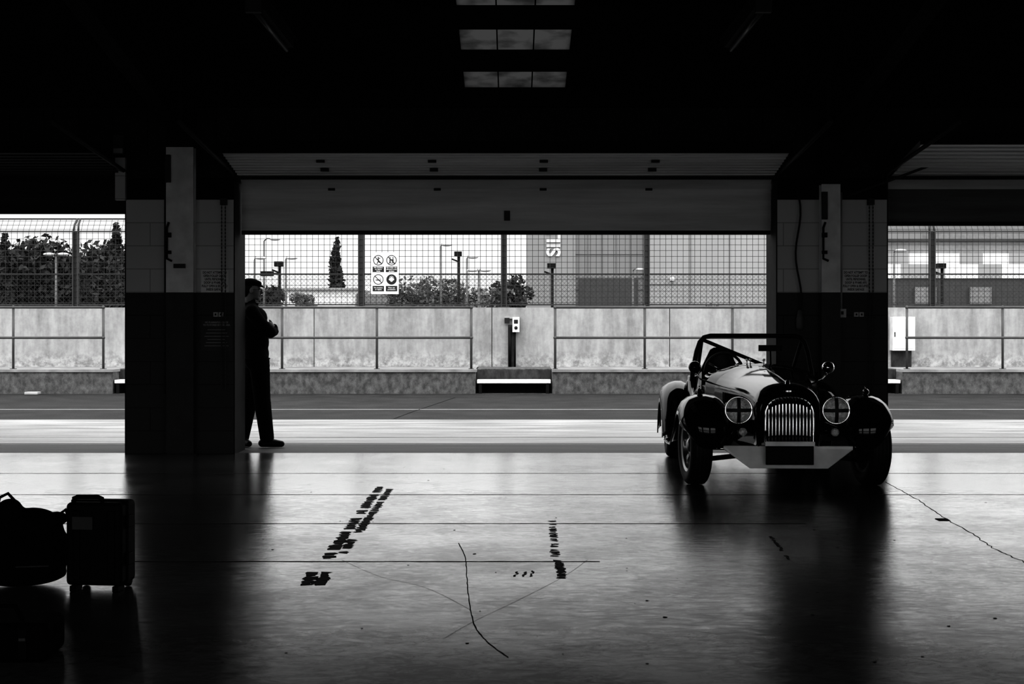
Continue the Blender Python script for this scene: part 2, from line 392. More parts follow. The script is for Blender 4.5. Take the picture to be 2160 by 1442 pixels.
b.tube(pts,.010,'black',6); p=pts[-1]; b.lathe([(0,.06),(.02,.05),(.028,0),(.036,-.03),(.036,-.12),(.02,-.14),(0,-.14)],p,(0,0,1),'text_dim',12)
b.obj('hanging_power_cord')
for cx,y0,y1 in ((1843,430,835),(467,430,820)):
    b=MB(); X=FX(cx,14); z=FZ(y0,14); zz=FZ(y1,14); i=0
    for s_ in (-.018,.018):
        q=z
        while q>zz:
            if i%2: b.box(X+s_-.006,X+s_+.006,YF-.05,YF-.047,q-.02,q,'steel_dark')
            else: b.box(X+s_-.0015,X+s_+.0015,YF-.055,YF-.042,q-.02,q,'steel_dark')
            q-=.018; i+=1
    b.box(X-.03,X+.03,YF-.07,YF-.001,z,z+.06,'steel_dark')
    b.obj('door_hoist_chain')
for cx in (1742,355):
    b=MB(); X=FX(cx,13.98); b.tube([(X,YF-.15,FZ(468,13.98)),(X-.02,YF-.15,FZ(480,13.98)),(X-.02,YF-.15,FZ(545,13.98)),(X+.03,YF-.16,FZ(550,13.98))],.012,'matteblack',6)
    b.box(X-.03,X+.02,YF-.155,YF-.121,FZ(500,13.98),FZ(490,13.98),'matteblack'); b.box(X-.03,X+.02,YF-.155,YF-.121,FZ(535,13.98),FZ(528,13.98),'matteblack')
    b.obj('door_bolt_handle')
b=MB(); X=FX(376,13.98); b.box(X-.05,X+.06,YF-.16,YF-.121,FZ(565,13.98),FZ(556,13.98),'steel_dark'); b.obj('column_bracket')
b=MB(); X=FX(342,14); b.tube([(X,YF-.02,0.6),(X,YF-.02,2.6)],.012,'steel_dark',6); b.obj('cable_conduit')
b=MB(); X=FX(248,14); b.box(X-.06,X+.05,YF-.1,YF-.005,FZ(325,14),FZ(283,14),'steel_dark'); b.box(X-.05,X+.04,YF-.12,YF-.1,FZ(322,14),FZ(312,14),'boxgrey'); b.box(X-.05,X+.05,YF-.06,YF-.005,FZ(420,14),FZ(330,14),'block_white'); b.obj('door_motor_unit')
b=MB(); b.tube([(FX(1750,14),13.9,2.75),(FX(2000,12),11.5,4.0)],.02,'dark',6); b.tube([(3.3,13.95,2.55),(5.6,13.9,3.4)],.015,'steel_dark',6); b.obj('roof_bracing')

def strip(b,pts,w,k,z=.0012):
    L=[];R=[]
    for i,p in enumerate(pts):
        q=Vector(pts[min(i+1,len(pts)-1)])-Vector(pts[max(i-1,0)]); n=Vector((-q.y,q.x)).normalized()*(w[i] if isinstance(w,list) else w)/2
        L.append((p[0]+n.x,p[1]+n.y,z)); R.append((p[0]-n.x,p[1]-n.y,z))
    b.loft([[l,r] for l,r in zip(L,R)],k,smooth=False)
b=MB()
for y,xa,xb in ((998,-400,2500),(1043,-400,2400),(1104,-200,1700),(1184,0,1265)):
    pa=fl(xa,y); pb=fl(xb,y); n=60
    pts=[(pa[0]+(pb[0]-pa[0])*i/n,pa[1]+random.uniform(-.003,.003)) for i in range(n+1)]
    strip(b,pts,[.018+random.uniform(-.004,.006) for _ in pts],'joint')
b.obj('floor_joints')
b=MB()
def frag(x0,y0,x1,y1,wpx,n,gap=.3):
    p0=Vector(fl(x0,y0)); p1=Vector(fl(x1,y1)); 
    for i in range(n):
        if random.random()<gap*.5: continue
        t0=(i+random.uniform(0,.12))/n; t1=(i+1-random.uniform(.02,gap))/n
        a=p0.lerp(p1,t0); c=p0.lerp(p1,t1)
        j=[(a.x+(c.x-a.x)*k/4+random.uniform(-.006,.006),a.y+(c.y-a.y)*k/4) for k in range(5)]
        strip(b,j,[wpx*random.uniform(.5,1.2) for _ in j],'tape',.0016)
frag(802,1026,690,1178,.07,34,.25); frag(825,1028,722,1168,.06,36,.35)
frag(660,1206,645,1234,.06,3,.05); frag(688,1206,676,1234,.06,3,.05); frag(672,1206,659,1234,.02,3,.3)
frag(1165,1098,1172,1180,.05,22,.7); frag(1176,1178,1186,1220,.05,12,.35)
frag(1092,1205,1086,1216,.012,2,.1);frag(1110,1205,1104,1216,.012,2,.1);frag(1125,1203,1120,1216,.012,2,.1)
frag(1625,1130,1665,1180,.02,6,.2)
for i in range(60):
    x=random.uniform(450,2150); y=random.uniform(970,1400); p=fl(x,y); r=random.uniform(.003,.010)
    b.add([(p[0]+r*math.cos(a)*random.uniform(.6,1.4),p[1]+r*math.sin(a)*random.uniform(.6,1.6),.0015) for a in [k*math.pi/3.5 for k in range(7)]],[tuple(range(7))],'tape')
b.obj('worn_floor_marking')
def crack(name,pp,w,jit=.3):
    b=MB(); pts=[]
    V=[Vector(fl(*q)) for q in pp]
    for i in range(len(V)-1):
        P0=V[max(i-1,0)];P1=V[i];P2=V[i+1];P3=V[min(i+2,len(V)-1)]
        for k in range(10):
            t=k/10; q=.5*((2*P1)+(P2-P0)*t+(2*P0-5*P1+4*P2-P3)*t*t+(-P0+3*P1-3*P2+P3)*t**3)
            pts.append((q.x+random.uniform(-w,w)*jit,q.y+random.uniform(-w,w)*jit))
    strip(b,pts,[w*random.uniform(.7,1.2) for _ in pts],'joint',.0014); b.obj(name)
crack('floor_crack',[(967,1145),(981,1175),(985,1220),(990,1270),(1002,1320),(1030,1355),(1075,1388)],.005)
crack('floor_crack',[(1868,1016),(1930,1050),(1990,1090),(2050,1125),(2100,1158),(2170,1190),(2300,1260)],.006,1.6)
crack('floor_crack',[(1240,1180),(1190,1215),(1100,1262),(1000,1310),(930,1350)],.002)
crack('floor_crack',[(720,1180),(800,1215),(900,1240),(1000,1290)],.002)
b=MB(); b.box(FX(1978,9.3),FX(2000,9.3),9.27,9.36,.0,.004,'joint'); b.obj('floor_patch')

# ---------------------------------------------------------------- outside ground
b=MB(); b.box(-120,120,29.2,400,-.3,-.05,'grass'); b.box(-40,40,-60,YB-.16,-.3,-.003,'apron'); b.obj('ground')
def road(name,x0,x1,ya,yb,k,z=0.0):
    b=MB(); b.box(x0,x1,ya,yb,-.12,z,k); return b.obj(name)
d885=fl(0,884)[1]; d932=fl(0,934)[1]
road('pit_lane_threshold_strip',-40,40,14.27,d932,'strip',-.002)
road('pit_lane_concrete',-40,40,d932,d885,'apron',-.003)
road('pit_lane_asphalt',-40,40,d885,26.99,'asphalt',-.004)
b=MB()
for y,w in ((863,.07),(921,.05),(937,.03)):
    d=fl(0,y)[1]; b.box(-40,40,d-w/2,d+w/2,-.002,.001,'line')
b.obj('road_markings')
b=MB(); 
pts=[(fl(830,883)),(fl(870,868)),(fl(960,838))]; strip(b,pts,.012,'joint',.002); 
b.obj('road_crack')

YK=27.0; YW=28.8; ZL=.46
gaps=[(FX(238,YK),FX(390,YK)),(FX(1003,YK),FX(1165,YK)),(FX(1752,YK),FX(1903,YK)),(FX(-540,YK),FX(-380,YK)),(FX(2540,YK),FX(2700,YK))]
gaps.sort(); b=MB(); x=-40
for ga,gb in gaps:
    b.box(x,ga,YK,YW-.005,-.1,ZL-.05,'kerb'); b.box(x-.0,ga+.02,YK-.03,YW-.005,ZL-.05,ZL,'ledge'); x=gb
    b.box(ga,gb,YK+.45,YW-.005,-.1,ZL,'kerb'); b.box(ga,gb,YK,YK+.45,-.1,0,'kerb')
b.box(x,40,YK,YW-.005,-.1,ZL-.05,'kerb'); b.box(x,40,YK-.03,YW-.005,ZL-.05,ZL,'ledge')
b.obj('kerb_ledge')
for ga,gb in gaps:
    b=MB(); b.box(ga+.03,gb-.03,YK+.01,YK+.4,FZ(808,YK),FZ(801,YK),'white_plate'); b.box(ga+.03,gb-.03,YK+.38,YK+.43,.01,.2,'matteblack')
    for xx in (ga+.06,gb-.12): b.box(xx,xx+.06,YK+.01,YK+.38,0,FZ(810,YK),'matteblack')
    b.box(ga+.01,gb-.01,YK+.43,YK+.448,.0,ZL-.02,'stain_shade')  # dark sheet on the recess back: the recess shade put in as colour
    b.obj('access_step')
b=MB(); ZW=1.66
x=-40
while x<40:
    b.box(x,x+3.585,YW,YW+.35,.0,ZW,'pitwall'); b.box(x+3.585,x+3.6,YW+.02,YW+.33,0,ZW-.01,'stain_shade'); x+=3.6
b.obj('pit_wall')
YR=27.25
def rail(xs):
    b=MB(); zt=FZ(648,YR); zm=FZ(712,YR); X=[FX(x,YR) for x in xs]; r=.024
    for q in X: b.tube([(q,YR,ZL),(q,YR,zt)],r,'rail',8); b.box(q-.05,q+.05,YR-.05,YR+.05,ZL,ZL+.012,'rail'); b.ell((q,YR,zm),(.036,.036,.036),'rail',8,6); b.ell((q,YR,zt),(.036,.036,.036),'rail',8,6)
    for z in (zt,zm): b.tube([(X[0],YR,z),(X[-1],YR,z)],r,'rail',8)
    b.obj('guard_rail')
rail([-380,-172,28,218]); rail([393,595,795,994]); rail([1171,1360,1545,1738]); rail([1913,2115,2317,2520])

b=MB(); YFn=YW+.2; zc=FZ(578,YFn); ztf=FZ(488,YFn); x=FX(160-301*5,YFn); step=301*YFn/F
def post(X):
    for s_ in (-.05,.05):
        b.box(X+s_-.012,X+s_+.012,YFn-.05,YFn+.05,ZW+.001,ztf,'fence')
        b.tube([(X+s_,YFn,ztf),(X+s_*.8,YFn+.05,ztf+.14),(X+s_*.6,YFn+.2,ztf+.27)],.022,'fence',6)
    b.box(X-.05,X+.05,YFn-.004,YFn+.004,ZW+.001,ztf,'fence'); b.box(X-.12,X+.12,YFn-.08,YFn+.08,ZW+.001,ZW+.02,'fence')
while x<26: post(x); x+=step
def wire(p,q,w):
    p=Vector(p);q=Vector(q); t=(q-p).normalized(); s1=Vector((0,1,0)); s1=(s1-t*t.dot(s1)).normalized(); s2=t.cross(s1)
    vs=[p+s1*w,p+s2*w,p-s1*w,p-s2*w,q+s1*w,q+s2*w,q-s1*w,q-s2*w]; b.add(vs,[(0,1,5,4),(1,2,6,5),(2,3,7,6),(3,0,4,7)],'wire')
for z in (ZW+.06,zc,ztf): b.box(-22,22,YFn-.02,YFn+.02,z-.015,z+.015,'fence')
b.tube([(-22,YFn+.2,ztf+.27),(22,YFn+.2,ztf+.27)],.018,'fence',6)
x=-22; gs=.118
while x<22: wire((x,YFn-.02,ZW+.05),(x,YFn-.02,ztf),.0046); wire((x,YFn-.02,ztf),(x,YFn+.18,ztf+.27),.0046); x+=gs
z=ZW+.1
while z<ztf: wire((-22,YFn-.026,z),(22,YFn-.026,z),.0046); z+=gs
for i in range(3): t=(i+.5)/3; wire((-22,YFn+.2*t,ztf+.27*t),(22,YFn+.2*t,ztf+.27*t),.0046)
hh=zc-ZW-.06; x=-23
while x<22:
    wire((x,YFn+.01,ZW+.06),(x+hh,YFn+.01,zc),.0024); wire((x+hh,YFn+.013,ZW+.06),(x,YFn+.013,zc),.0024); x+=.085
b.obj('debris_fence')

ds=YFn-.06; e=empty('safety_notice_board',(FX(812,ds),ds,FZ(576,ds))); w=58*ds/F/2; h=88*ds/F/2
b=MB(); b.box(-w,w,-.006,.006,-h,h,'white'); b.obj('board',e)
b=MB()
def ring(cx,cz,R,fill=False):
    if fill: b.lathe([(R,0),(0,0)],(cx,-.009,cz),(0,-1,0),'black',28,False)
    else: b.lathe([(R,0),(R*.86,0)],(cx,-.009,cz),(0,-1,0),'black',28,False); 
def st(x0,z0,x1,z1,r,k='black'): b.tube([(x0,-.009,z0),(x1,-.009,z1)],r,k,6)
C=[(-w*.48,h*.62),(w*.48,h*.62),(-w*.48,-h*.30),(w*.48,-h*.30)]; R=.105
for i,(cx,cz) in enumerate(C):
    ring(cx,cz,R,i==3)
cx,cz=C[0]; st(cx-.07,cz+.07,cx+.07,cz-.07,.008); st(cx,cz+.03,cx,cz-.02,.012); st(cx,cz-.02,cx-.03,cz-.07,.009); st(cx,cz-.02,cx+.035,cz-.05,.009); st(cx,cz+.03,cx+.04,cz+.05,.007); st(cx,cz+.03,cx-.035,cz+.01,.007); b.ell((cx,-.009,cz+.055),(.014,.004,.014),'black',10,6)
cx,cz=C[1]
for o_ in (-.03,.03):
    st(cx+o_,cz+.03,cx+o_,cz-.02,.011); st(cx+o_,cz-.02,cx+o_-.02,cz-.065,.008); st(cx+o_,cz-.02,cx+o_+.02,cz-.065,.008); b.ell((cx+o_,-.009,cz+.05),(.013,.004,.013),'black',10,6)
st(cx-.03,cz+.02,cx+.03,cz+.01,.006); st(cx-.07,cz+.07,cx+.07,cz-.07,.008)
cx,cz=C[2]; b.box(cx-.055,cx+.04,-.011,-.008,cz-.02,cz-.004,'black'); b.box(cx+.045,cx+.056,-.011,-.008,cz-.02,cz-.004,'black'); st(cx+.05,cz+.005,cx+.03,cz+.03,.004); st(cx-.07,cz+.07,cx+.07,cz-.07,.008)
cx,cz=C[3]; b.ell((cx,-.009,cz),(.035,.004,.048),'white',16,8); b.ell((cx-.042,-.011,cz),(.013,.004,.022),'white',10,6); b.ell((cx+.042,-.011,cz),(.013,.004,.022),'white',10,6)
b.tube([(cx-.045,-.012,cz),(cx-.035,-.012,cz+.05),(cx,-.012,cz+.065),(cx+.035,-.012,cz+.05),(cx+.045,-.012,cz)],.005,'white',6)
caps=["No climbing\non debris\nfence","No under 16s\nallowed in the\npit lane","No smoking\nor vaping","Wear ear\nprotectors"]
for i,(cx,cz) in enumerate(C):
    zb_=cz-.185; b.box(cx-.115,cx+.115,-.009,-.006,zb_-.055,zb_+.055,'black')
b.obj('pictograms',e)
for i,(cx,cz) in enumerate(C): text('caption_%d'%(i+1),caps[i],.036,(cx,-.011,cz-.185),FACE,'white',e,bold=.0006)

def socketpost(xpx):
    b=MB(); X=FX(xpx,YW); b.box(X-.16,X+.14,YW-.06,YW-.001,FZ(672,YW),FZ(668,YW),'boxgrey')
    b.box(X+.0,X+.14,YW-.14,YW-.06,FZ(700,YW),FZ(669,YW),'white'); b.box(X+.03,X+.11,YW-.15,YW-.14,FZ(682,YW),FZ(674,YW),'black'); b.lathe([(0,.03),(.03,.03),(.035,0)],(X+.07,YW-.14,FZ(691,YW)),(0,-1,0),'black',12)
    b.box(X-.16,X-.06,YW-.1,YW-.06,FZ(682,YW),FZ(670,YW),'black')
    b.box(X-.09,X+.05,YW-.02,YW-.001,ZL,FZ(685,YW),'stain_shade'); b.tube([(X-.05,YW-.08,ZL),(X-.05,YW-.08,FZ(690,YW))],.03,'matteblack',8); b.tube([(X+.05,YW-.08,ZL),(X+.05,YW-.08,FZ(700,YW))],.018,'matteblack',8)
    b.obj('power_socket_post')
socketpost(1081)
b=MB(); d=YW-.1; x0,x1=FX(1879,d),FX(1926,d); b.box(x0,x1,d-.15,YW-.001,FZ(739,d),FZ(668,d),'white'); b.box(x0+.02,x1-.02,d-.158,d-.15,FZ(735,d),FZ(672,d),'white'); b.box(x0+.03,x0+.05,d-.17,d-.15,FZ(710,d),FZ(700,d),'black')
b.box(x0+.03,x1-.03,d,YW-.001,ZL,FZ(739,d),'stain_shade'); b.obj('electrical_cabinet',bevel=.008)
b=MB(); dd=fl(70,830)[1]-.3; b.box(FX(55,dd),FX(83,dd),dd-.1,dd+.1,0,.05,'boxgrey'); b.obj('kerb_block',bevel=.01)

# ---------------------------------------------------------------- background
DB=75.0
b=MB(); Z=lambda y:FZ(y,DB)
def bb(x0,x1,yt,yb,k,y0=0.0,y1=12.0): 
    b.box(FX(x0,DB),FX(x1,DB),DB+y0,DB+y1,Z(yb),Z(yt),k)
bb(1115,1214,330,721,'bld_a'); bb(1214,1369,345,721,'bld_b',.3); bb(1369,1660,340,721,'bld_c',-.2)
for y in (535,585,610): b.box(FX(1214,DB),FX(1369,DB),DB+.25,DB+.31,Z(y+.8),Z(y),'seam')
for x in (1240,1270,1300,1330): b.box(FX(x,DB),FX(x+1,DB),DB+.25,DB+.31,Z(640),Z(400),'seam')
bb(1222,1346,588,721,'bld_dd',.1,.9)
for x in (1455,1537): b.box(FX(x,DB),FX(x+1.2,DB),DB-.25,DB-.19,Z(640),Z(400),'seam')
b.box(FX(1369,DB),FX(1660,DB),DB-.25,DB-.19,Z(600),Z(599),'seam')
b.box(FX(1412,DB),FX(1420,DB),DB-.5,DB-.2,Z(592),Z(585),'white')
b.obj('circuit_building')
t=text('building_lettering','SILVERDALE',1.0,(FX(1167,DB)+.05,DB-.06,Z(541)),(math.pi/2,-math.pi/2,0),'letters',None,align='LEFT',bold=.03)
t.data.extrude=.03; t.parent=bpy.data.objects['circuit_building']
b=MB()
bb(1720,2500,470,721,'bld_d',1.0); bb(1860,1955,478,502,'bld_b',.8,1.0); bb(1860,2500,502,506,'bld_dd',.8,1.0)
cols=[('bld_c',1720,1870),('bld_c',1870,1922),('white',1922,2030),('bld_c',2030,2080),('white',2080,2135),('bld_c',2135,2240),('white',2240,2320),('bld_b',2320,2500)]
for k,x0,x1 in cols: bb(x0,x1,533,556,k,.5,1.0)
cols=[('white',1720,1905),('bld_c',1905,2000),('white',2000,2070),('bld_c',2070,2120),('white',2120,2500)]
for k,x0,x1 in cols: bb(x0,x1,556,586,k,.5,1.0)
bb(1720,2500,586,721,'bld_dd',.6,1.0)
for x in (1935,2052,2200): bb(x,x+45,605,640,'bld_d',.4,.6)
b.obj('paddock_building')
b=MB(); d=85; b.box(FX(552,d),FX(748,d),d,d+8,-.05,FZ(609,d),'white'); b.box(FX(548,d),FX(752,d),d-.3,d+8.3,FZ(611,d),FZ(607,d),'bld_c')
b.box(FX(480,d),FX(552,d),d+1,d+8,-.05,FZ(622,d),'bld_c'); b.box(FX(748,d),FX(840,d),d+1,d+8,-.05,FZ(618,d),'bld_d')
b.obj('low_white_building')

def leaves(b,c,r,n,size,k):
    for _ in range(n):
        while True:
            p=Vector((random.uniform(-1,1),random.uniform(-1,1),random.uniform(-1,1)))
            if .35<p.length<=1: break
        q=Vector((c[0]+p.x*r[0],c[1]+p.y*r[1],c[2]+p.z*r[2]))
        u=Vector((random.gauss(0,1),random.gauss(0,1),random.gauss(0,1))).normalized(); w=u.cross(Vector((random.gauss(0,1),random.gauss(0,1),random.gauss(0,1)))).normalized()
        s_=size*random.uniform(.6,1.3)
        b.add([q-u*s_,q+w*s_*.5,q+u*s_,q-w*s_*.5],[(0,1,2,3)],k)
def tree(name,X,Y,ht,r,k='leaf',n=4200,size=.24):
    b=MB(); b.tube([(X,Y,-.05),(X+.1,Y,ht*.4),(X,Y,ht*.7)],[.28,.2,.1],'bark',8)
    for i in range(5): a=i*1.3; b.tube([(X,Y,ht*.35),(X+math.cos(a)*r*.6,Y+math.sin(a)*r*.6,ht*.65)],[.12,.05],'bark',5)
    m=9
    for i in range(m):
        a=random.uniform(0,6.28); rr=r*random.uniform(.1,.65); cz=ht*random.uniform(.38,.78); cr=r*random.uniform(.42,.62)
        leaves(b,(X+rr*math.cos(a),Y+rr*math.sin(a),cz),(cr,cr,min(cr*.8,ht-cz)),n//m,size,k)
    return b.obj(name)
for i,(xp,yt,r) in enumerate([(-110,520,5),(-20,512,4.5),(60,540,3.4),(120,508,4.0),(190,530,3.8),(262,518,4),(330,535,4)]):
    d=95+random.uniform(-3,5); tree('broadleaf_tree',FX(xp,d),d,FZ(yt,d)+.3,r)
def poplar(X,Y,ht,r,n=3000):
    b=MB(); b.tube([(X,Y,-.05),(X,Y,ht*.9)],[.22,.05],'bark',8)
    for i in range(12):
        t=i/11; cz=ht*(.18+.74*t); cr=r*(1-.75*t**1.6)*random.uniform(.8,1.1)
        leaves(b,(X+random.uniform(-.1,.1)*r,Y,cz),(cr,cr,ht*.09),int(n/12*(1.3-t)),.2,'leaf')
    b.obj('poplar_tree')
poplar(FX(708,104),104,FZ(503,104),.85); poplar(FX(245,88),88,FZ(468,88),.85); poplar(FX(10,88),88,FZ(488,88),.7)
for xp,yt,r in [(535,560,1.3),(570,590,1.0),(640,602,.7),(850,602,1.4),(880,574,1.6),(915,590,1.3),(950,583,1.5),(990,597,1.3),(1030,594,1.3),(1065,600,1.2),(1076,558,.9),(1090,588,.8)]:
    d=70+random.uniform(-2,1); tree('hedgerow_bush',FX(xp,d),d,FZ(yt,d)+.2,r,'leaf' if xp<600 or xp>1070 else 'leaf2',1100,.13)
for xp,yt in [(1500,628),(1540,630)]:
    d=68; tree('hedgerow_bush',FX(xp,d),d,FZ(yt,d),.9,'leaf2',600,.15)
def lamp(xp,yt,d,double=False,arm=.5):
    b=MB(); X=FX(xp,d); zt=FZ(yt,d); b.tube([(X,d,-.05),(X,d,zt)],[.07,.04],'pole',8)
    for s_ in ((-1,1) if double else (1,)):
        b.tube([(X,d,zt),(X+s_*arm*.4,d,zt+.12),(X+s_*arm,d,zt+.1)],.03,'pole',6); b.ell((X+s_*(arm+.15),d,zt+.08),(.25,.12,.07),'boxgrey',12,8)
    b.obj('street_lamp')
lamp(118,540,60,True,.15); lamp(557,508,65,False,.35); lamp(930,520,62,False,.1); lamp(985,546,62,False,.1); lamp(1010,574,60,True,.12); lamp(603,548,60,False,.1); lamp(537,548,60,False,.1); lamp(1335,572,62,False,.2); lamp(1886,533,55,False,.1)
def cctv(xp,yt,d,big=False):
    b=MB(); X=FX(xp,d); zt=FZ(yt,d); b.tube([(X,d,-.05),(X,d,zt)],.045,'matteblack',8)
    b.box(X-.16,X+.1,d-.12,d+.12,zt,zt+.16,'matteblack'); b.tube([(X,d,zt-.2),(X-.25,d,zt-.1)],.03,'matteblack',6)
    if big: b.box(X-.6,X-.2,d-.1,d+.1,zt-.3,zt-.15,'matteblack'); b.tube([(X-.4,d,zt-.22),(X,d,zt-.22)],.03,'matteblack',6)
    b.obj('camera_pole')
cctv(590,562,45,True); cctv(1165,566,45); cctv(968,540,50); cctv(1987,566,45)

# ---------------------------------------------------------------- man (profile, arms folded)
man=empty('man_standing',(-2.715,15.02,0),math.radians(10))
def blob_obj(name,parts,k,parent,vox=.012,smooth=6):
    b=MB()
    for p in parts:
        if p[0]=='e': b.ell(p[1],p[2],k,16,10,p[3] if len(p)>3 else None)
        else:
            pts=p[1]; rs=p[2]
            for i in range(len(pts)-1):
                A=Vector(pts[i]);B=Vector(pts[i+1]); n=max(2,int((B-A).length/(min(rs[i],rs[i+1])*.45)))
                for j in range(n+1):
                    t=j/n; r=rs[i]+(rs[i+1]-rs[i])*t; b.ell(A.lerp(B,t),(r,r,r),k,12,8)
    o=b.obj(name,parent); md=o.modifiers.new('rm','REMESH'); md.mode='VOXEL'; md.voxel_size=vox; md.use_smooth_shade=True
    ms=o.modifiers.new('sm','SMOOTH'); ms.iterations=smooth; ms.factor=.5
    return o
blob_obj('body',[
 ('e',(.01,0,.98),(.14,.17,.14)),('e',(.01,0,1.10),(.14,.165,.15)),('e',(.005,0,1.24),(.15,.18,.16)),('e',(-.01,0,1.36),(.142,.195,.125)),
 ('c',[(-.03,-.17,1.43),(-.04,0,1.46),(-.03,.17,1.43)],[.068,.078,.068]),
 ('c',[(-.05,0,1.46),(-.045,0,1.545)],[.068,.056]),
 ('c',[(-.03,-.195,1.42),(.05,-.23,1.31),(.16,-.20,1.205)],[.076,.07,.062]),
 ('c',[(.16,-.20,1.205),(.20,-.08,1.215),(.19,.06,1.235)],[.06,.05,.038]),
 ('c',[(-.03,.195,1.42),(.05,.23,1.31),(.14,.21,1.215)],[.076,.066,.056]),
 ('c',[(.14,.21,1.215),(.20,.07,1.245),(.20,-.07,1.265)],[.054,.046,.036]),
 ('c',[(.01,-.06,.92),(.01,.06,.92)],[.125,.125]),
 ('c',[(.045,-.08,.90),(.075,-.09,.50),(.125,-.10,.10)],[.112,.092,.078]),
 ('c',[(.0,.08,.90),(-.05,.09,.52),(-.13,.10,.10)],[.11,.088,.075]),
 ],'cloth',man,.013,5)
blob_obj('shoes',[('c',[(.075,-.11,.045),(.18,-.115,.045),(.275,-.12,.035)],[.042,.045,.034]),('c',[(.125,-.11,.11),(.125,-.11,.05)],[.048,.045]),
 ('c',[(-.16,.12,.045),(-.10,.04,.045),(-.06,-.05,.035)],[.042,.045,.034]),('c',[(-.13,.10,.11),(-.13,.10,.05)],[.048,.045])],'shoe',man,.009,3)
hd=empty('head_joint',(-.03,0,1.655)); hd.parent=man; hd.rotation_euler=(0,0,math.radians(2))
blob_obj('head',[('e',(-.012,0,.02),(.094,.076,.092)),('e',(.03,0,-.03),(.058,.056,.075)),('e',(.058,0,-.088),(.026,.03,.022)),('e',(.02,0,-.075),(.056,.05,.03)),
 ('c',[(.082,0,.0),(.108,0,-.03)],[.009,.013]),('e',(.086,0,-.052),(.014,.022,.006)),('e',(.084,0,-.066),(.014,.02,.007)),('e',(.076,0,.012),(.018,.05,.01)),
 ('e',(-.01,-.078,-.012),(.018,.008,.032)),('e',(-.01,.078,-.012),(.018,.008,.032)),('c',[(-.02,0,-.06),(-.025,0,-.14)],[.056,.058])],'skin',hd,.006,2)
b=MB()
for s_ in (-1,1): b.ell((.076,s_*.03,-.008),(.012,.012,.009),'boxgrey',10,8); b.ell((.086,s_*.03,-.008),(.004,.005,.005),'black',8,6)
b.obj('eyes',hd)
blob_obj('hair',[('e',(-.03,0,.018),(.084,.081,.075)),('e',(-.06,0,-.035),(.042,.06,.05))],'hair',hd,.008,2)
blob_obj('flat_cap',[('e',(-.022,0,.068),(.105,.088,.055)),('e',(.025,0,.066),(.078,.082,.040)),('e',(.086,0,.040),(.050,.06,.010),Matrix.Rotation(math.radians(16),3,'Y'))],'cap',hd,.007,3)
b=MB()
for s_ in (-1,1):
    pts=[(.098,s_*.032+.024*math.cos(a),-.004+.018*math.sin(a)) for a in [i*math.pi/8 for i in range(17)]]; b.tube(pts,.0025,'black',5)
    b.tube([(.098,s_*.056,.0),(.06,s_*.074,.002),(-.01,s_*.08,.0)],.0025,'black',5)
b.tube([(.099,-.008,0),(.102,0,.003),(.099,.008,0)],.0025,'black',5); b.obj('glasses',hd)
def hand(name,w,dr,up,side):
    w=Vector(w);dr=Vector(dr).normalized();up=Vector(up).normalized();cr=dr.cross(up).normalized()
    parts=[('c',[w-dr*.02,w+dr*.04],[.026,.03]),('c',[w+dr*.03+up*.022,w+dr*.085+up*.028],[.018,.014]),('c',[w+dr*.03-up*.022,w+dr*.08-up*.026],[.018,.013]),('c',[w+dr*.03,w+dr*.085],[.018,.014])]
    for i,(o_,l) in enumerate([(.033,.070),(.011,.078),(-.011,.072),(-.032,.058)]):
        a=w+dr*.085+up*o_; m1=a+dr*l*.45+cr*side*.006; m2=m1+dr*l*.3+cr*side*.018; m3=m2+dr*l*.15+cr*side*.022
        parts.append(('c',[a,m1,m2,m3],[.0095,.009,.0085,.0075]))
    a=w+dr*.02+up*.03; parts.append(('c',[a,a+dr*.03+up*.02,a+dr*.055+up*.028],[.012,.0105,.009]))
    return blob_obj(name,parts,'skin',man,.0045,2)
hand('hand_right',(.17,.075,1.24),(-.35,.9,.15),(0,0,1),-1)
hand('hand_left',(.185,-.085,1.268),(-.45,-.9,.1),(0,0,1),1)
b=MB()
b.tube([( .01+.142*math.cos(a),.176*math.sin(a),.93) for a in [i*math.pi/12 for i in range(25)]],.008,'cloth',8)
b.tube([(-.045+.07*math.cos(a),.068*math.sin(a),1.505) for a in [i*math.pi/10 for i in range(21)]],.015,'cloth',8)
b.obj('jacket_trim',man)

# ---------------------------------------------------------------- hard case and bags
cs=empty('hard_equipment_case',(FX(200,6.75),6.85,0),math.radians(-6)); 
b=MB(); b.box(-.14,.135,-.09,.0,.03,.425,'case'); b.box(-.14,.135,.006,.11,.03,.425,'case'); b.obj('shells',cs,bevel=.022,bseg=4)
b=MB(); b.box(-.146,.141,-.012,.018,.024,.431,'case')
for x in (-.10,.07): b.box(x,x+.035,-.1,-.088,.06,.39,'case')
for z in (.12,.3): b.box(.135,.15,-.03,.04,z,z+.06,'case')
for x in (-.12,.09): b.lathe([(0,-.015),(.028,-.015),(.03,0),(.028,.015),(0,.015)],(x+.01,.09,.03),(1,0,0),'rubber',14)
b.box(-.12,-.09,-.09,.0,0,.03,'case'); b.box(.09,.12,-.09,.0,0,.03,'case')
b.obj('ribs_and_feet',cs,bevel=.005)
b=MB(); b.tube([(-.12,-.03,.42),(-.12,-.035,.44),(-.10,-.035,.447),(.0,-.035,.447),(.02,-.035,.44),(.02,-.03,.42)],.011,'case',8); b.obj('handle',cs)
b=MB(); b.box(-.10,.0,-.104,-.101,.30,.36,'label'); b.obj('label',cs)
bg=empty('camera_backpack',(FX(60,6.9),6.95,0),.2)
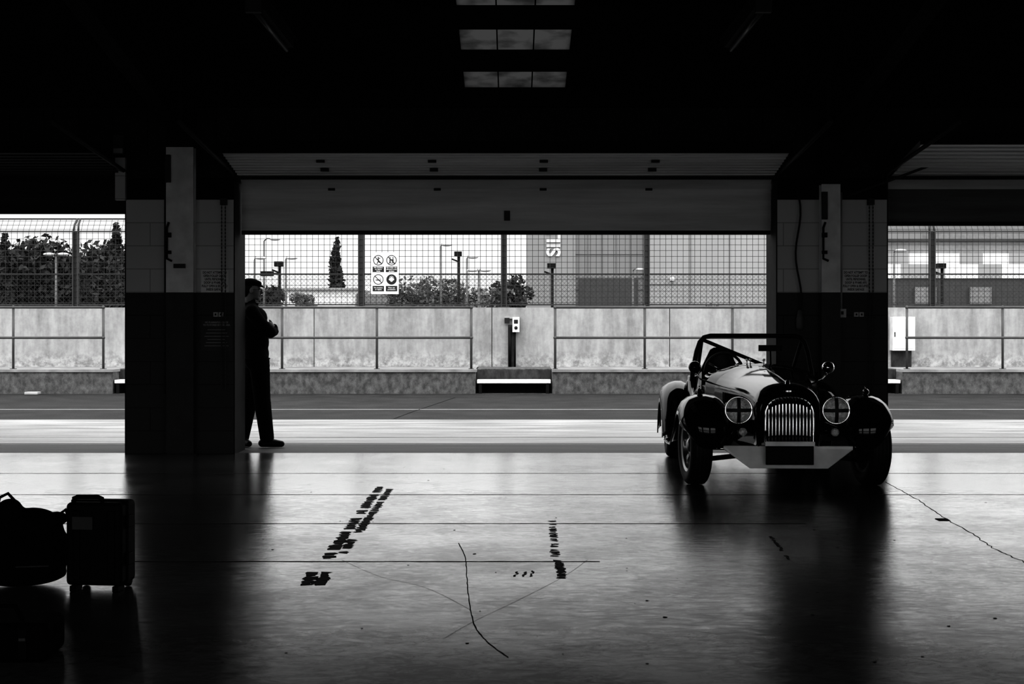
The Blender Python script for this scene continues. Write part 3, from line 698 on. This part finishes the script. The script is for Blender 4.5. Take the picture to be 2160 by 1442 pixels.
blob_obj('pack',[('e',(-.02,0,.17),(.21,.15,.17)),('e',(.0,0,.28),(.15,.12,.10)),('e',(.12,-.05,.33),(.06,.05,.035)),('e',(-.10,-.02,.38),(.06,.06,.05)),('e',(.02,-.12,.16),(.13,.07,.11)),('e',(-.05,0,.06),(.22,.15,.06)),('e',(-.22,0,.22),(.15,.14,.2)),('e',(-.24,0,.06),(.18,.14,.06))],'bag',bg,.014,3)
b=MB(); b.tube([(-.16,-.05,.34),(-.14,-.07,.44),(-.1,-.08,.46),(-.05,-.07,.40)],.008,'bag',6); b.tube([(.12,-.1,.34),(.17,-.12,.38),(.2,-.1,.30),(.19,-.1,.1)],.01,'bag',6); b.box(-.05,.1,-.195,-.185,.12,.125,'label'); b.obj('straps',bg)
tb=empty('tool_bag',(FX(35,5.5),5.45,0),.05)
b=MB(); b.box(-.32,.17,-.14,.14,0,.15,'bag'); b.obj('bag_body',tb,bevel=.035,bseg=4)
b=MB(); b.tube([(-.2,-.03,.145),(-.18,-.03,.2),(.02,-.03,.2),(.05,-.03,.145)],.01,'bag',6)
for x in (-.1,.08): b.box(x-.015,x+.015,-.146,-.14,.02,.13,'case'); b.box(x-.012,x+.012,-.15,-.146,.09,.10,'steel_dark')
b.obj('bag_straps',tb)

# ---------------------------------------------------------------- vintage roadster
car=empty('vintage_roadster',(2.165,11.40,0),math.radians(-2.8))
def sec(y,hw,zm,zt,zb,n=2.3,seg=18,cx=0):
    pts=[(cx-hw*.96,y,zb),(cx-hw,y,(zb+zm)/2)]
    for i in range(seg+1):
        a=math.pi-math.pi*i/seg; c=math.cos(a); s_=math.sin(a)
        pts.append((cx+hw*math.copysign(abs(c)**(2/n),c),y,zm+(zt-zm)*abs(s_)**(2/n)))
    pts+=[(cx+hw,y,(zb+zm)/2),(cx+hw*.96,y,zb)]
    return pts
b=MB()
S=[(-.37,.215,.60,.765,.345),(-.355,.24,.61,.795,.335),(-.31,.252,.62,.815,.33),(-.2,.262,.63,.83,.32),(.2,.295,.66,.86,.32),(.7,.35,.68,.885,.32),(1.15,.43,.70,.91,.32),(1.17,.434,.705,.916,.32),(1.3,.49,.72,.935,.32),(1.45,.53,.74,.935,.32)]
b.loft([sec(*s) for s in S],'carblack',cap0=True,cap1=True)
S=[(2.12,.60,.70,.83,.3),(2.35,.60,.69,.83,.3),(2.7,.55,.62,.77,.3),(3.0,.46,.52,.64,.3),(3.15,.36,.44,.5,.32)]
b.loft([sec(*s,n=3) for s in S],'carblack',cap0=True,cap1=True)
for s_ in (-1,1):
    st_=[(1.43,.53,.86),(1.5,.545,.84),(1.62,.56,.70),(1.8,.58,.64),(1.95,.59,.70),(2.05,.6,.79),(2.14,.6,.80)]
    secs=[]
    for y,x,z in st_: secs.append([(s_*x*.96,y,.3),(s_*x,y,.55),(s_*x*.985,y,z),(s_*(x*.985-.03),y,z),(s_*(x-.03),y,.55),(s_*(x-.03)*.96,y,.3)])
    b.loft(secs,'carblack')
b.box(-.57,.57,1.44,2.13,.28,.31,'carblack')
b.box(.02,.52,1.45,2.12,.60,.72,'interior')
for s_ in (-1,1):
    for i in range(12):
        y=.25+i*.07; hw=.30+(y-.2)*.11
        b.box(s_*hw-.012,s_*hw+.012,y,y+.035,.60,.70,'carblack')
b.obj('body_shell',car)
b=MB(); b.tube([(0,-.33,.812),(0,-.2,.831),(0,.2,.861),(0,.7,.886),(0,1.15,.912)],.004,'carblack',6)
b.ell((0,-.372,.765),(.03,.006,.014),'chrome',14,8); b.box(-.045,.045,-.37,-.364,.762,.768,'chrome'); b.lathe([(0,.03),(.015,.028),(.02,0)],(0,-.3,.818),(0,0,1),'chrome',12)
b.obj('bonnet_trim',car)
b=MB(); gh=.185; gz0=.372; gz1=.722; gm=.56; yg=-.395
def arch(hw,z0,zm,z1,n=2.6,seg=20):
    pts=[(-hw,z0),(-hw,(z0+zm)/2)]
    for i in range(seg+1):
        a=math.pi-math.pi*i/seg; c=math.cos(a); s_=math.sin(a); pts.append((hw*math.copysign(abs(c)**(2/n),c),zm+(z1-zm)*abs(s_)**(2/n)))
    return pts+[(hw,(z0+zm)/2),(hw,z0)]
A=arch(gh,gz0,gm,gz1)
b.add([(x,yg+.02,z) for x,z in A],[tuple(range(len(A)))],'grilleback')
def bowy(z): return yg-.012*math.cos((z-.55)/.18*1.2)
b.tube([(x,bowy(z)+.004,z) for x,z in A]+[(-gh,yg,gz0)],.011,'chrome',8)
A2=arch(gh+.028,gz0-.01,gm,gz1+.035)
b.loft([[(x,yg+.0,z) for x,z in A],[(x,yg+.006,z) for x,z in A2],[(x*1.05,yg+.04,z) for x,z in A2]],'carblack')
for i in range(-6,7):
    x=i*gh/7; zt=gm+(gz1-gm)*(1-(abs(x)/gh)**2.6)**(1/2.6)
    b.tube([(x,bowy(gz0+(zt-gz0)*t/6)-.004,gz0+(zt-gz0)*t/6) for t in range(7)],.0075,'chrome',8)
b.box(-.19,.19,yg-.05,yg-.02,.345,.378,'valance')
b.obj('grille',car)
cs=[(.24,.25),(.32,.235),(.40,.19),(.45,.11),(.49,.045),(.55,.01),(.62,0),(.69,.005),(.75,.025),(.795,.06),(.82,.11),(.83,.16)]
fpath=[(-.33,.315),(-.385,.36),(-.41,.44),(-.395,.53),(-.34,.61),(-.25,.67),(-.13,.708),(0,.72),(.15,.71),(.32,.665),(.5,.59),(.7,.49),(.9,.385),(1.1,.30),(1.3,.255),(1.6,.24),(1.95,.24)]
kx=[(.09,0),(.07,0),(.045,0),(.02,0),(.0,0)]+[(0,0)]*4+[(0,.02),(0,.04),(0,.06),(0,.1),(0,.14),(0,.18),(0,.24),(0,.26)]
def smooth_path(p,kk,m=3):
    out=[];ko=[]
    for i in range(len(p)-1):
        P0=Vector(p[max(i-1,0)]);P1=Vector(p[i]);P2=Vector(p[i+1]);P3=Vector(p[min(i+2,len(p)-1)])
        for j in range(m):
            t=j/m; q=.5*((2*P1)+(P2-P0)*t+(2*P0-5*P1+4*P2-P3)*t*t+(-P0+3*P1-3*P2+P3)*t**3); out.append((q.x,q.y))
            a=Vector(kk[i]).lerp(Vector(kk[i+1]),t); ko.append((a.x,a.y))
    out.append(p[-1]); ko.append(kk[-1]); return out,ko
FP,KX=smooth_path(fpath,kx)
def wingb(b,s_):
    secs=[]
    for i,(y,z) in enumerate(FP):
        p0=Vector(FP[max(i-1,0)]);p1=Vector(FP[min(i+1,len(FP)-1)]); t=(p1-p0).normalized(); n=Vector((t.y,-t.x))
        f=1.0 if y<.6 else max(.25,1-(y-.6)*1.1); g1,g2=KX[i]; row=[]
        for x,dn in cs:
            xx=x-g1*max(0,(x-.6))/.23 if x>.6 else x
            if x<.5: xx=x+g2*(.5-x)/.26
            row.append((s_*xx,y+n.x*dn*f,z+n.y*dn*f))
        secs.append(row)
    b.loft(secs,'carblack')
for s_,nm in ((-1,'wing_front_right'),(1,'wing_front_left')):
    b=MB(); wingb(b,s_); b.obj(nm,car,solid=.012)
rpath=[(1.92,.26),(1.96,.40),(2.03,.53),(2.13,.64),(2.27,.71),(2.44,.735),(2.62,.71),(2.78,.63),(2.92,.51),(3.02,.38),(3.07,.28)]
RP,_=smooth_path(rpath,[(0,0)]*len(rpath))
rcs=[(.5,.22),(.54,.10),(.58,.03),(.64,0),(.70,.0),(.76,.02),(.81,.06),(.835,.12),(.84,.2)]
for s_,nm in ((-1,'wing_rear_right'),(1,'wing_rear_left')):
    b=MB(); secs=[]
    for i,(y,z) in enumerate(RP):
        p0=Vector(RP[max(i-1,0)]);p1=Vector(RP[min(i+1,len(RP)-1)]); t=(p1-p0).normalized(); n=Vector((t.y,-t.x))
        secs.append([(s_*x,y+n.x*dn,z+n.y*dn) for x,dn in rcs])
    b.loft(secs,'carblack'); b.obj(nm,car,solid=.012)
b=MB(); V=[(-.50,.338),(.50,.338),(.50,.31),(.30,.165),(-.30,.165),(-.50,.31)]
b.add([(x,-.40+.25*abs(x)**2,z) for x,z in V]+[(x,-.385+.25*abs(x)**2,z) for x,z in V],[(5,4,3,2,1,0),(6,7,8,9,10,11)]+[(i,(i+1)%6,(i+1)%6+6,i+6) for i in range(6)],'valance')
b.obj('front_valance',car,bevel=.004)
b=MB(); b.box(-.178,.178,-.432,-.42,.205,.335,'matteblack'); b.box(-.185,.185,-.42,-.405,.198,.342,'carblack'); b.obj('number_plate',car,bevel=.003)
for s_,nm in ((-1,'headlamp_right'),(1,'headlamp_left')):
    b=MB(); c=(s_*.378,-.26,.612)
    b.lathe([(0,.22),(.04,.2),(.08,.13),(.1,.05),(.108,0),(.11,-.02)],c,(0,1,0),'carblack',32)
    b.lathe([(.11,-.02),(.113,-.028),(.106,-.036),(.098,-.032)],c,(0,1,0),'chrome',32)
    b.lathe([(.098,-.032),(.085,-.042),(.06,-.052),(.03,-.058),(0,-.06)],c,(0,1,0),'lens',32)
    for a in (0,math.pi/2):
        pts=[(c[0]+math.cos(a)*t,0,c[2]+math.sin(a)*t) for t in [-.096,-.06,-.03,0,.03,.06,.096]]
        dx=Vector((-math.sin(a),0,math.cos(a)))*.014
        b.loft([[tuple(Vector(p)+dx),tuple(Vector(p)-dx)] for p in [(q[0],c[1]-.0645+(abs(q[0]-c[0])+abs(q[2]-c[2]))**2*2.9,q[2]) for q in pts]],'black')
    b.tube([(c[0],c[1]+.05,c[2]-.09),(c[0]-s_*.03,c[1]+.08,.40)],.018,'carblack',8)
    b.obj(nm,car)
    b=MB(); c=(s_*.355,-.37,.447)
    b.lathe([(0,.07),(.025,.05),(.033,0)],c,(0,1,0),'chrome',20); b.lathe([(.033,0),(.028,-.012),(0,-.018)],c,(0,1,0),'lens',20); b.tube([(c[0],c[1]+.03,c[2]),(c[0],c[1]+.12,c[2]-.02)],.01,'chrome',6)
    b.obj('side_lamp_'+nm[9:],car)
    b=MB(); b.lathe([(0,.045),(.018,.03),(.025,0),(.026,-.03),(.018,-.05)],(s_*.66,.0,.745),(0,1,0),'carblack',14); b.tube([(s_*.66,0,.715),(s_*.66,0,.74)],.012,'carblack',8); b.tube([(s_*.66,0,.76),(s_*.66,0,.79)],.006,'chrome',6)
    b.obj('wing_lamp_'+nm[9:],car)
def wheel(nm,x,y,s_,steer=0,R=.315,w=.17):
    e=empty(nm,(x,y,R),steer); e.parent=car
    b=MB(); h=w/2
    prof=[(.205,-h*.8),(.23,-h),(.275,-h*1.02),(R-.018,-h*.9),(R-.003,-h*.72),(R,-h*.3),(R,h*.3),(R-.003,h*.72),(R-.018,h*.9),(.275,h*1.02),(.23,h),(.205,h*.8)]
    b.lathe(prof,(0,0,0),(1,0,0),'rubber',48)
    for q in (-.045,-.015,.015,.045): b.lathe([(R+.0008,q-.004),(R+.0008,q+.004)],(0,0,0),(1,0,0),'black',48)
    o=s_
    b.lathe([(.205,-h*.8),(.195,-h*.7),(.19,0),(.195,h*.7),(.205,h*.8),(.212,h*.86),(.205,h*.9),(.19,h*.75)],(0,0,0),(1,0,0),'alloy',48)
    b.lathe([(.212,-h*.86),(.19,-h*.75)],(0,0,0),(1,0,0),'alloy',48)
    b.lathe([(0,o*.07),(.025,o*.068),(.05,o*.055),(.065,o*.03),(.065,-o*.03),(0,-o*.03)],(0,0,0),(1,0,0),'alloy',24)
    for i in range(8):
        a=i*math.pi/4; d=Vector((0,math.cos(a),math.sin(a))); t=Vector((0,-math.sin(a),math.cos(a)))
        ps=[]
        for r,ww,xx in ((.05,.022,.045),(.12,.016,.035),(.195,.024,.05)):
            for sx_ in (1,-1): ps.append(d*r+t*ww*sx_+Vector((o*xx,0,0)))
            for sx_ in (-1,1): ps.append(d*r+t*ww*sx_+Vector((o*(xx-.02),0,0)))
        b.loft([ps[0:4],ps[4:8],ps[8:12]],'alloy',closed=True,smooth=False)
    b.lathe([(.14,-.005),(.14,.005),(0,.005)],(0,0,0),(1,0,0),'matteblack',24)
    b.obj('tyre_and_rim',e)
st_a=math.radians(7)
wheel('wheel_front_right',-.695,0,-1,st_a); wheel('wheel_front_left',.695,0,1,st_a)
wheel('wheel_rear_right',-.70,2.46,-1); wheel('wheel_rear_left',.70,2.46,1)
b=MB(); 
for x in (-.3,.3): b.box(x-.03,x+.03,-.3,3.0,.20,.31,'matteblack')
b.box(-.3,.3,-.25,1.5,.22,.25,'matteblack'); b.tube([(-.64,2.46,.315),(.64,2.46,.315)],.04,'matteblack',10); b.ell((0,2.46,.315),(.12,.13,.12),'matteblack')
for s_ in (-1,1):
    b.tube([(s_*.3,-.03,.24),(s_*.62,-.0,.20)],.02,'matteblack',8); b.tube([(s_*.3,-.03,.42),(s_*.62,0,.43)],.018,'matteblack',8); b.tube([(s_*.62,0,.18),(s_*.62,0,.48)],.028,'matteblack',8); b.tube([(s_*.3,.08,.28),(s_*.62,.1,.28)],.012,'chrome',8)
b.obj('chassis',car)
b=MB(); r=.022; yh=2.02
hp=[(-.57,yh,.66),(-.555,yh,.85),(-.52,yh,1.03),(-.49,yh,1.12),(-.45,yh,1.165),(-.39,yh,1.18),(.39,yh,1.18),(.45,yh,1.165),(.49,yh,1.12),(.52,yh,1.03),(.555,yh,.85),(.57,yh,.66)]
b.tube(hp,r,'matteblack',12); b.tube([(-.47,yh,1.145),(.36,yh,.80)],.018,'matteblack',10)
for s_ in (-1,1): b.tube([(s_*.47,yh,1.15),(s_*.46,yh+.72,.76)],.018,'matteblack',10)
b.obj('roll_bar',car)
b=MB(); sx=-.31
secs=[]
for z,hw,yy in ((.4,.2,1.86),(.6,.22,1.90),(.8,.21,1.94),(.92,.15,1.965),(1.0,.11,1.98),(1.05,.085,1.985),(1.07,.05,1.99)):
    secs.append([(sx-hw,yy-.05,z),(sx-hw*.7,yy,z),(sx+hw*.7,yy,z),(sx+hw,yy-.05,z),(sx+hw,yy+.02,z),(sx+hw*.7,yy+.06,z),(sx-hw*.7,yy+.06,z),(sx-hw,yy+.02,z)])
b.loft(secs,'interior',closed=True,cap0=True,cap1=True); b.box(sx-.21,sx+.21,1.5,1.9,.33,.45,'interior')
b.obj('racing_seat',car)
b=MB(); pts=[(sx+.17*math.cos(a),1.56-.03*math.sin(a),.86+.165*math.sin(a)) for a in [i*math.pi/14 for i in range(29)]]; b.tube(pts,.013,'interior',8)
for a in (.5,2.64,4.71): b.tube([(sx,1.54,.86),(sx+.165*math.cos(a),1.56,.86+.16*math.sin(a))],.008,'chrome',6)
b.tube([(sx,1.54,.86),(sx,1.42,.80)],.02,'interior',8); b.obj('steering_wheel',car)
for s_,X in ((-1,-.60),(1,.575)):
    b=MB(); c=(X,1.22,.905); b.lathe([(0,-.05),(.03,-.045),(.052,-.02),(.056,0),(.054,.006),(0,.006)],c,(0,1,0),'chrome' if s_>0 else 'carblack',24); b.tube([(c[0],1.2,c[2]-.03),(X-s_*.05,1.22,.80),(s_*.44,1.24,.76)],.008,'chrome',8)
    b.obj('mirror_'+('left' if s_>0 else 'right'),car)
b=MB(); b.box(-.01,.20,1.42,1.45,1.045,1.10,'matteblack'); b.box(.0,.19,1.45,1.453,1.05,1.095,'chrome'); b.tube([(.095,1.43,1.05),(.095,1.40,.92)],.008,'matteblack',6); b.obj('rear_view_mirror',car,bevel=.012,bseg=3)
b=MB()
for cx in (-.13,-.10,.02): b.tube([(cx,1.3,.92),(cx,1.3,.965)],.006,'chrome',6); b.ell((cx,1.3,.97),(.014,.014,.01),'chrome',10,6)
b.obj('screen_fittings',car)

# ---------------------------------------------------------------- world & camera
w=bpy.data.worlds.new('World'); sc.world=w; w.use_nodes=True; nt=w.node_tree; N=nt.nodes.new; L=nt.links.new
bg=nt.nodes['Background']; tc=N('ShaderNodeTexCoord'); s=N('ShaderNodeSeparateXYZ'); L(tc.outputs['Generated'],s.inputs[0])
r=N('ShaderNodeValToRGB'); e=r.color_ramp.elements; e[0].position=0; e[0].color=g(.72); e[1].position=1; e[1].color=g(1.0)
el=r.color_ramp.elements.new(.1); el.color=g(.95)
mr=N('ShaderNodeMapRange'); mr.inputs['From Min'].default_value=.15; mr.inputs['From Max'].default_value=.8; mr.inputs['To Min'].default_value=1.0; mr.inputs['To Max'].default_value=2.0
L(s.outputs['Z'],r.inputs['Fac']); L(s.outputs['Z'],mr.inputs['Value'])
n=N('ShaderNodeTexNoise'); n.inputs['Scale'].default_value=3.5; n.inputs['Detail'].default_value=5; mpw=N('ShaderNodeMapping'); mpw.inputs['Scale'].default_value=(1,1,3); L(tc.outputs['Generated'],mpw.inputs['Vector']); L(mpw.outputs['Vector'],n.inputs['Vector'])
mc=N('ShaderNodeMapRange'); mc.inputs['From Min'].default_value=.35; mc.inputs['From Max'].default_value=.65; mc.inputs['To Min'].default_value=.9; mc.inputs['To Max'].default_value=1.06; L(n.outputs['Fac'],mc.inputs['Value'])
mb=N('ShaderNodeMapRange'); mb.inputs['From Min'].default_value=0.0; mb.inputs['From Max'].default_value=-.8; mb.inputs['To Min'].default_value=1.0; mb.inputs['To Max'].default_value=1.8; L(s.outputs['Y'],mb.inputs['Value'])
mu=N('ShaderNodeMath'); mu.operation='MULTIPLY'; L(mr.outputs['Result'],mu.inputs[0]); L(mc.outputs['Result'],mu.inputs[1])
mu2=N('ShaderNodeMath'); mu2.operation='MULTIPLY'; L(mu.outputs[0],mu2.inputs[0]); L(mb.outputs['Result'],mu2.inputs[1])
L(r.outputs['Color'],bg.inputs['Color']); L(mu2.outputs[0],bg.inputs['Strength'])
cam=bpy.data.cameras.new('camera'); co=bpy.data.objects.new('camera',cam); sc.collection.objects.link(co); co.location=(0,0,H); co.rotation_euler=(math.pi/2,0,0)
zf,zx,zy=ZOOM
cam.lens=50*zf; cam.sensor_width=36; cam.shift_x=(zx-1080)/2160*zf; cam.shift_y=-(zy-690)/2160*zf; cam.clip_end=1000; cam.clip_start=.05; sc.camera=co
sc.view_settings.view_transform='Standard'; sc.view_settings.exposure=0; sc.view_settings.gamma=1
for lk in ('High Contrast','Medium High Contrast','None'):
    try:
        sc.view_settings.look=lk; break
    except Exception as ex: pass
